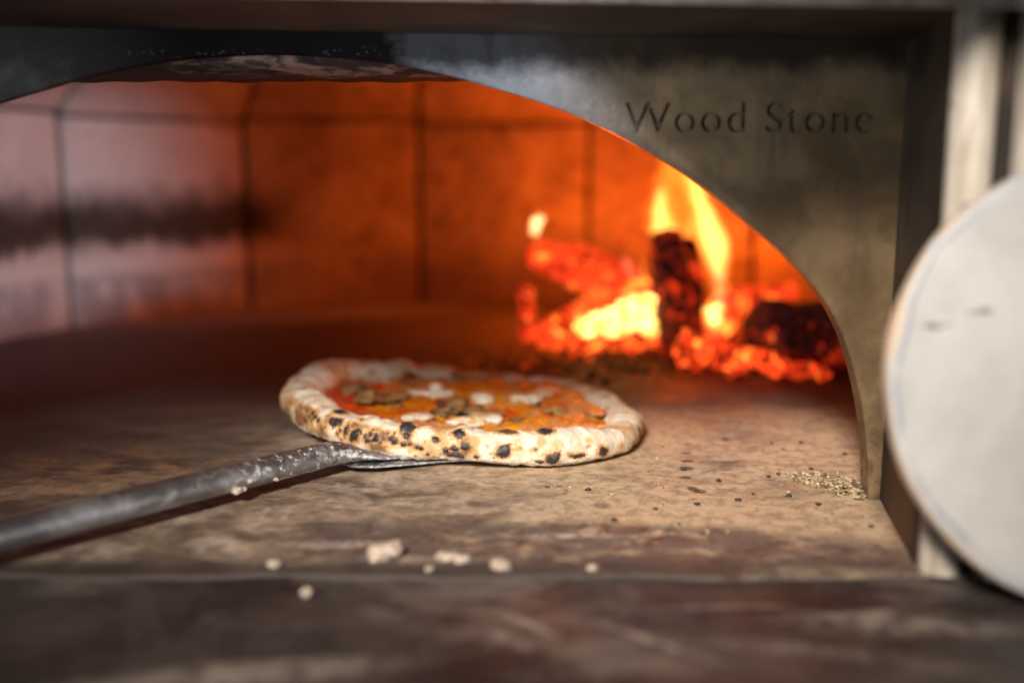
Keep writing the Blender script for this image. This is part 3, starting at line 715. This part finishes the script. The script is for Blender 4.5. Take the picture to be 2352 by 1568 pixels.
# dough bits stuck to the handle
def crumb(name, c, r, mat, seed, sq=(1, 1, .8)):
    bm = bmesh.new(); bmesh.ops.create_icosphere(bm, subdivisions=3, radius=1); V = np.array([q.co[:] for q in bm.verts])
    k = (1 + 1.5 * fbm(V, 1.9, 4, seed) + .5 * fbm(V, 6, 2, seed + 9)) * r
    for q, w, kk in zip(bm.verts, V, k): q.co = (c[0] + w[0] * kk * sq[0], c[1] + w[1] * kk * sq[1], c[2] + w[2] * kk * sq[2])
    return bm_obj(name, bm, mat, None, True)
def on_handle(px, py):
    r = ray(px, py).normalized(); o = Vector((0, 0, CAMH)); best = None
    for t in np.linspace(.4, 1.0, 1200):
        p = o + r * t; w = p - pts[0]; ax = (h1 - pts[0]).normalized(); d = (w - ax * w.dot(ax)).length
        if d < .0098: return p
    return o + r * .7
for k, (px, py, r, lb) in enumerate([(543, 1132, .0036, 'largest white dough bit stuck on the peel handle, nearest its lower edge'), (574, 1112, .0020, 'small white dough bit stuck on the handle, just above the largest one'), (634, 1108, .0018, 'small white dough bit on the handle, nearest the pizza'), (560, 1131, .0022, 'flattened white dough bit touching the right side of the largest one on the handle')]):
    tag(crumb('dough_bit', on_handle(px, py - 8), r, FLOUR, 400 + k), lb, 'dough bit', 'dough bits on the peel handle')

# ================================================================== WHITE ROUND PEEL on the right
disc = empty('round_peel'); tag(disc, 'large round white floured peel head leaning on the right steel column', 'peel')
def round_peel():
    r0 = .1175; prof = [(0, -.0035), (.1075, -.0035), (.1130, -.0038), (.1155, -.0032), (.1168, -.0012), (r0, .001), (.1168, .0038), (.114, .005), (0, .005)]
    N = 160; V = []; 
    for i in range(N):
        a = 2 * PI * i / N; w = 1 + .004 * math.sin(a * 5 + 1) + .003 * math.sin(a * 11)
        for r, y in prof[1:-1]: V.append((r * w * math.cos(a), y, r * w * math.sin(a)))
    n = len(prof) - 2; F = [(i * n + j, ((i + 1) % N) * n + j, ((i + 1) % N) * n + j + 1, i * n + j + 1) for i in range(N) for j in range(n - 1)]
    F += [tuple(i * n for i in range(N))[::-1], tuple(i * n + n - 1 for i in range(N))]
    o = mesh_from('blade', V, F, DISC, disc); o.data.set_sharp_from_angle(angle=R(40)); return o
round_peel()
hd = sweep('handle', [Vector((.100 + t * .9, .010, .02 + t * .35)) for t in np.linspace(0, 1, 12)], [(.011, .008)] * 12, DISC); hd.parent = disc
disc.location = (.3042, .4715, ZS + .1175 - .0010); disc.rotation_euler = (R(-9), 0, R(-9))
disc.location.y = .478

# ================================================================== crumbs on the floor
names = [(885, 1272, .0088, 'largest pale dough lump near the front edge of the hearth'), (1030, 1280, .0050, 'flat pale dough scrap right of the largest lump'), (1062, 1283, .0042, 'pale dough scrap with a ragged right end, second from the largest lump'), (1150, 1300, .0055, 'brownish pale dough crumb at the hearth edge below the pizza'), (1362, 1302, .0026, 'small round pale crumb at the hearth edge, right of the other crumbs'), (630, 1296, .0034, 'small tan dough crumb left of the largest lump'), (985, 1303, .0022, 'tiny pale crumb between the two largest dough lumps')]
for k, (px, py, r, lb) in enumerate(names):
    p = at_z(px, py + 6, 0); p.z = r * .45; tag(crumb('dough_crumb', p, r, FLOUR, 420 + k, (1.3 if k in (1, 2) else 1.1, 1, .6)), lb, 'dough crumb', 'dough crumbs on the hearth edge')
p = at_z(704, 1368, ZS); p.z = ZS + .002; tag(crumb('dough_crumb', p, .0028, FLOUR, 440), 'single small crumb lying on the dark front shelf', 'dough crumb', 'dough crumbs on the hearth edge')
pr = [(1772, 1018), (1800, 1032), (1700, 972), (1940, 1044), (1695, 1150), (1570, 1080), (1862, 1078), (2000, 1210), (1812, 1140), (1730, 1135), (1650, 1105), (1602, 1160), (1350, 1126), (1410, 1195), (1505, 1170), (1560, 1205), (1880, 1160), (1765, 1095), (1840, 1018), (1665, 1010)]
for k, (px, py) in enumerate(pr):
    p = at_z(px, py, 0); r = random.uniform(.0008, .0017); p.z = r * .5
    o = crumb('char_crumb', p, r, COAL, 450 + k, (1.3, 1.1, .7))
    tag(o, 'tiny black char speck scattered on the tan hearth right of the pizza', 'char crumb', 'char specks on the hearth')
# grit heap at the right foot of the arch
def grit():
    V, F, T = [], [], []
    ico = bmesh.new(); bmesh.ops.create_icosphere(ico, subdivisions=1, radius=1); iv = np.array([q.co[:] for q in ico.verts]); fi = [tuple(q.index for q in f.verts) for f in ico.faces]; ico.free()
    c0, c1 = at_z(1800, 1085, 0), at_z(1975, 1125, 0)
    n = 3600
    for i in range(n):
        t = rng.beta(2.6, 1.0); s = abs(rng.normal()) * .006 * (.35 + t)
        x = c0.x + (c1.x - c0.x) * t + rng.normal() * .006; y = c0.y + (c1.y - c0.y) * t + rng.normal() * .011 * (.3 + t * .7)
        if i > 3100: x = rng.uniform(.02, .235); y = rng.uniform(.56, .86)
        if x > .2385: x = .2385 - abs(rng.normal()) * .004
        r = .00025 + .0020 * rng.random() ** 4 * (1 if i < 3100 else .55)
        heap = .007 * math.exp(-(((x - c1.x) / .016) ** 2 + ((y - c1.y) / .016) ** 2)) if i < 3100 else 0
        z = r * .5 + heap * rng.random()
        J = iv * (1 + .8 * (rng.random(iv.shape) - .5)) * r * rng.uniform(.5, 1.5, 3) * (1, 1, .6); b = len(V)
        V += [(x + q[0], y + q[1], z + q[2]) for q in J]; F += [tuple(b + k for k in f) for f in fi]; tt = rng.random() ** 1.2; T += [tt] * len(iv)
    o = mesh_from('grit', V, F, GRIT, None, False); attr(o.data, 'tone', T)
    tag(o, 'heap of coarse tan grit and ash crumbs spilling from the right foot of the arch', 'grit', kind='stuff')
grit()

# ================================================================== FIRE
LG = dict(dark=mat_log('log_charred', .16, 1.0, .2), red=mat_log('log_glowing', .62, 1.2, .36), hot=mat_log('log_hot', .8, 1.25, .6), brown=mat_log('log_brown', .03, .9, .2, (.035, .022, .02)))
def log(label, p0, p1, r0, r1, mat, seed, split=True, parts=()):
    """split firewood: wedge-like cross section, roughened, ends cut"""
    p0, p1 = Vector(p0), Vector(p1); t = (p1 - p0).normalized(); s = t.cross(Vector((0, 0, 1)) if abs(t.z) < .9 else Vector((0, 1, 0))).normalized(); w = s.cross(t)
    n, K = 60, 64; V = []
    for i in range(n + 1):
        f = i / n; c = p0.lerp(p1, f); r = r0 + (r1 - r0) * f
        e = 1 - .18 * (abs(f - .5) * 2) ** 8
        for k in range(K):
            a = 2 * PI * k / K; q = r * e
            if split: q *= min(1.0, .78 / max(.35, abs(math.cos(a - .6)) * 1.0 + .10)) if math.sin(a - .6) > -.2 else 1
            V.append(c + s * (q * math.cos(a)) + w * (q * math.sin(a)))
    V = np.array([tuple(x) for x in V]); tn = np.array(tuple(t)); cc = np.repeat(np.array([tuple(p0.lerp(p1, i / n)) for i in range(n + 1)]), K, 0)
    d = (V - cc); G = V - (V @ tn)[:, None] * tn * .8; k = 1 + 1.0 * fbm(G, 34, 3, seed)[:, None] + .5 * fbm(G, 100, 3, seed + 3)[:, None]; V = cc + d * k
    F = [(i * K + k, i * K + (k + 1) % K, (i + 1) * K + (k + 1) % K, (i + 1) * K + k) for i in range(n) for k in range(K)] + [tuple(range(K))[::-1], tuple(range(n * K, (n + 1) * K))]
    return tag(mesh_from('log', V, F, mat), label, 'log', 'burning logs in the oven')
q = lambda x, y, Y: at_y(x, y, Y)
log('black charred log standing upright in the fire with flames on its top', q(1556, 800, 1.13), q(1542, 552, 1.20), .026, .034, LG['dark'], 500)
log('long red glowing log slanting down from the small flame on the left', q(1225, 585, 1.22), q(1450, 665, 1.27), .022, .030, LG['red'], 510)
log('hot orange log lying low and slanting under the left glowing log', q(1240, 775, 1.15), q(1500, 690, 1.25), .017, .034, LG['hot'], 520)
log('thin upright red glowing stick at the far left of the fire', q(1212, 782, 1.17), q(1208, 660, 1.19), .0085, .010, LG['red'], 530)
log('dark brown round ended log on the right of the fire', q(1745, 778, 1.08), q(1990, 800, 1.13), .042, .040, LG['brown'], 540)
log('red glowing log lying behind the dark log on the right', q(1640, 690, 1.30), q(1830, 668, 1.30), .017, .012, LG['red'], 550)
log('orange log end glowing between the upright black log and the dark right log', q(1625, 770, 1.20), q(1690, 680, 1.25), .022, .020, LG['hot'], 560)
# embers
E_HOT, E_RED = mat_log('ember_hot', .72, 1.6, .55, sc=2.2), mat_log('ember_red', .42, 1.3, .35, sc=2.2)
def ember(px, py, Y, r, mat, seed, label, sq=(1, 1, 1)):
    p = q(px, py, Y); p.z = max(p.z, r * .6 * sq[2]); o = crumb('ember', p, r, mat, seed, sq)
    return tag(o, label, 'ember', 'embers at the foot of the fire')
el = 'glowing orange ember chunk in the row in front of the upright black log'; er = 'red glowing ember in the low row in front of the dark right log'; ef = 'glowing ember in the bright bed under the left logs'
sd = 600
for i in range(15):
    sd += 3; x = 1570 + i * 8.4 + random.uniform(-4, 4); ember(x, 815 + random.uniform(-22, 22), 1.08 + random.uniform(-.01, .03), random.uniform(.008, .013), E_RED if i % 3 else E_HOT, sd, el, (.75, .8, 1.5))
for i in range(24):
    sd += 3; f = i / 23; x = 1700 + f * 200; ember(x + random.uniform(-4, 4), 832 + f * 32 - (20 * math.exp(-((f - .15) / .12) ** 2)) + random.uniform(-10, 10), 1.015 + random.uniform(0, .02), random.uniform(.006, .011) * (1.1 - .45 * f), E_HOT if (f < .45 and i % 2) else E_RED, sd, er, (1.1, 1, .95))
for i in range(30):
    sd += 3; x = 1262 + i * 12; ember(x, 768 + random.uniform(-12, 14) + (i / 30) * 8, 1.18 + random.uniform(-.02, .03), random.uniform(.009, .016), E_HOT if (i % 3 and 5 < i < 22) else E_RED, sd, ef)
# yellow-white hot bed under the left log
BED = M('white_hot_coal'); nb = BED.noise(60, 3, .5, None, 0, .35, .6)
BED = BED.set(color=(.1, .03, .01), rough=.8, emit=BED.mix(nb, (1, .36, .03), (1, .62, .16)), estr=BED.mr(nb, 0, 1, 1.4, 4.2))
for i, (x, y, r) in enumerate([(1340, 750, .011), (1352, 758, .009), (1375, 742, .012), (1398, 738, .011), (1420, 728, .013), (1445, 716, .014), (1468, 705, .013), (1480, 690, .011), (1490, 740, .012), (1500, 755, .010), (1405, 760, .009), (1440, 745, .010), (1640, 712, .0085), (1638, 730, .008)]):
    sd += 3; ember(x, y, 1.145 if x < 1600 else 1.17, r, BED, sd, 'yellow white hot coal in the brightest streak left of the upright black log' if x < 1600 else 'yellow white hot coal right of the upright black log', (1.2, 1, .8))
# ash and ember bed: stuff
def ash():
    V, F, T = [], [], []
    ico = bmesh.new(); bmesh.ops.create_icosphere(ico, subdivisions=1, radius=1); iv = np.array([z.co[:] for z in ico.verts]); fi = [tuple(z.index for z in f.verts) for f in ico.faces]; ico.free()
    for i in range(1100):
        x = rng.normal(.18, .09); y = rng.normal(1.17, .07)
        if y < 1.0 or x > .42: continue
        r = .001 + .0045 * rng.random() ** 2; J = iv * (1 + .6 * (rng.random(iv.shape) - .5)) * r * (1, 1, .6); b = len(V)
        V += [(x + z[0], y + z[1], r * .4 + z[2]) for z in J]; F += [tuple(b + k for k in f) for f in fi]; T += [rng.random()] * len(iv)
    m = M('ash_and_coal'); c = m.mix(m.at('tone'), (.02, .014, .012), (.20, .15, .13))
    g = m.mul(m.mr(m.at('tone'), .90, .97), .9)
    m = m.set(color=c, rough=.9, emit=(1, .05, .01), estr=g)
    o = mesh_from('ash_bed', V, F, m, None, False); attr(o.data, 'tone', T); tag(o, 'scattered ash and small dead coals round the fire', 'ash', kind='stuff')
ash()
# flames
F_OUT, F_IN, F_PINK, F_LOW = mat_flame('flame_outer', (1, .27, .02), 34), mat_flame('flame_inner', (1, .52, .12), 130), mat_flame('flame_pale', (1, .33, .16), 60), mat_flame('flame_small', (1, .62, .25), 260)
F_FAINT = mat_flame('flame_faint', (1, .27, .02), 17)
def flame(label, pts, core=None, mo=F_OUT, mi=F_IN):
    root = empty('flame', pts[0][0]); tag(root, label, 'flame', 'flames of the oven fire')
    for nm, P_list, mt in (('outer_flame', pts, mo), ('flame_core', core, mi)):
        if not P_list: continue
        ps = np.array([(*p, r) for p, r in P_list]); n = 34; d = np.linspace(0, len(ps) - 1, n)
        S = np.stack([np.interp(d, np.arange(len(ps)), ps[:, c]) for c in range(4)], 1)
        for _ in range(3): S[1:-1] = (S[:-2] + S[1:-1] * 2 + S[2:]) / 4
        Vv = []; K = 20
        for i in range(n):
            c, r = S[i, :3], max(S[i, 3] * math.sqrt(max(0, 1 - (2 * i / (n - 1) - 1) ** 8)), .0004)
            for k in range(K):
                a = 2 * PI * k / K; wv = 1 + .25 * math.sin(a * 2 + i * .25)
                Vv.append((c[0] + r * wv * math.cos(a), c[1] + r * .7 * math.sin(a), c[2]))
        Vv = np.array(Vv); Vv[:, 0] += fbm(Vv, 22, 2, 900 + int(abs(pts[0][0].x) * 1e4) % 97) * .014 + fbm(Vv, 75, 2, 955) * .009
        F = [(i * K + k, i * K + (k + 1) % K, (i + 1) * K + (k + 1) % K, (i + 1) * K + k) for i in range(n - 1) for k in range(K)] + [tuple(range(K))[::-1], tuple(range((n - 1) * K, n * K))]
        o = mesh_from(nm, Vv, F, mt, root); o.matrix_parent_inverse = Matrix.Translation(-Vector(pts[0][0]))
S = 1.22 / FPX
def fp(lst, Y, dk=0): return [(q(x, y, Y), r * S) for x, y, r in lst]
flame('tall yellow flame rising from the top left of the upright black log', fp([(1528, 552, 24), (1524, 520, 32), (1526, 470, 32), (1526, 430, 30), (1530, 385, 18), (1540, 330, 5)], 1.225), fp([(1528, 550, 17), (1524, 520, 21), (1525, 480, 19), (1522, 445, 13), (1522, 425, 3)], 1.225))
flame('short yellow flame at the top right of the upright black log', fp([(1558, 555, 16), (1556, 530, 17), (1552, 500, 12), (1556, 470, 4)], 1.225), fp([(1558, 553, 11), (1556, 535, 12), (1552, 512, 5)], 1.225))
flame('tallest flame curling up on the right side of the upright black log', fp([(1640, 700, 16), (1652, 640, 24), (1648, 580, 34), (1630, 525, 36), (1608, 470, 36), (1590, 420, 36), (1565, 370, 32), (1550, 310, 12)], 1.24), fp([(1652, 650, 8), (1652, 600, 20), (1642, 548, 28), (1624, 505, 24), (1604, 460, 19), (1590, 420, 14), (1572, 385, 7)], 1.24))
flame('wide faint orange flame behind the upright black log joining the two tall flames', fp([(1590, 640, 20), (1590, 560, 48), (1585, 490, 56), (1575, 420, 54), (1560, 350, 46), (1550, 290, 20)], 1.27), None, F_FAINT)
flame('thin ragged flame licking between the two tall flames above the upright black log', fp([(1585, 560, 6), (1582, 530, 11), (1590, 500, 9), (1582, 470, 7), (1588, 440, 3)], 1.23), fp([(1584, 548, 4), (1584, 520, 6), (1588, 495, 3)], 1.23))
flame('thin pale pink flame low between the black log and the tall right flame', fp([(1632, 790, 5), (1640, 760, 14), (1652, 700, 14), (1655, 640, 14), (1640, 590, 12), (1620, 560, 4)], 1.19), fp([(1640, 735, 7), (1640, 715, 11), (1641, 695, 8)], 1.19), F_PINK, F_LOW)
flame('small bright almost white flame on the upper left end of the left log', fp([(1218, 548, 8), (1228, 530, 16), (1237, 512, 19), (1244, 492, 12), (1248, 480, 4)], 1.20), fp([(1222, 542, 7), (1230, 526, 13), (1238, 508, 14), (1243, 494, 7)], 1.20), F_OUT, F_LOW)
flame('narrow orange flame against the left side of the upright black log', fp([(1498, 660, 6), (1484, 640, 11), (1476, 610, 10), (1478, 585, 4)], 1.18), fp([(1492, 652, 4), (1482, 636, 6), (1478, 614, 4)], 1.18), F_OUT, F_IN)
flame('faint pink flame between the left log and the upright log', fp([(1445, 640, 6), (1440, 620, 11), (1435, 600, 9), (1432, 585, 3)], 1.20), None, F_PINK)

# ================================================================== LIGHT
def area(name, loc, target, size, energy, col, sy=None):
    l = bpy.data.lights.new(name, 'AREA'); l.energy = energy; l.color = col; l.size = size
    if sy: l.shape = 'RECTANGLE'; l.size_y = sy
    o = bpy.data.objects.new(name, l); COL.objects.link(o); o.location = loc
    o.rotation_euler = (Vector(target) - Vector(loc)).to_track_quat('-Z', 'Y').to_euler(); return o
def point(name, loc, energy, col, r=.02):
    l = bpy.data.lights.new(name, 'POINT'); l.energy = energy; l.color = col; l.shadow_soft_size = r
    o = bpy.data.objects.new(name, l); COL.objects.link(o); o.location = loc; return o
def dirloc(az, el, d, t=(0, .75, .05)):
    az, el = R(az), R(el); return (t[0] + d * math.sin(az) * math.cos(el), t[1] - d * math.cos(az) * math.cos(el), t[2] + d * math.sin(el))
def spot(name, loc, target, energy, col, cone, r_=.22):
    l = bpy.data.lights.new(name, 'SPOT'); l.energy = energy; l.color = col; l.spot_size = R(cone); l.spot_blend = 1; l.shadow_soft_size = r_
    o = bpy.data.objects.new(name, l); COL.objects.link(o); o.location = loc
    o.rotation_euler = (Vector(target) - Vector(loc)).to_track_quat('-Z', 'Y').to_euler(); return o
spot('ceiling_light', dirloc(-15, 32, 2.4), (.13, .78, .05), 485, (1, .92, .83), 24)
spot('window_light', (1.03, -1.16, .09), (-.69, 1.31, .16), 200, (.84, .91, 1), 14, .12)
area('side_light', (-1.1, -.6, .20), (.1, .65, .2), .5, 2, (.80, .89, 1), .6)
spot('side_light', (-1.1, -.6, .14), (.04, .655, .262), 170, (.82, .9, 1), 12, .12)  # narrow unseen spot added to put a highlight on the arch crown
fireC = (1, .13, .004)
point('fire_light', tuple(q(1600, 560, 1.40)), 2.8, fireC, .03)
point('fire_light', tuple(q(1330, 470, 1.46)), 2.9, fireC, .03)
point('fire_light', tuple(q(1560, 790, 1.02)), .18, (1, .12, .02), .02)
w = bpy.data.worlds.new('World'); scene.world = w; w.use_nodes = True
w.node_tree.nodes['Background'].inputs[0].default_value = (.85, .9, 1, 1); w.node_tree.nodes['Background'].inputs[1].default_value = .035

# ================================================================== CAMERA
cam = bpy.data.cameras.new('Camera'); co = bpy.data.objects.new('Camera', cam); COL.objects.link(co); scene.camera = co
cam.sensor_width = 36; cam.lens = FPX / 2352 * 36; cam.clip_start = .02; cam.clip_end = 50
co.location = (0, 0, CAMH); co.rotation_euler = (PI / 2 - PITCH, 0, 0)
cam.dof.use_dof = True; cam.dof.focus_distance = .705; cam.dof.aperture_fstop = 1.7
vs = scene.view_settings; vs.view_transform = 'Standard'; vs.look = 'None'; vs.gamma = 1; vs.exposure = 0; vs.use_curve_mapping = False
scene.render.engine = 'CYCLES'; cy = scene.cycles
cy.use_denoising = True; cy.sample_clamp_indirect = 6; cy.max_bounces = 8; cy.volume_bounces = 0; cy.transparent_max_bounces = 16
cy.use_adaptive_sampling = False; cy.caustics_reflective = False; cy.caustics_refractive = False
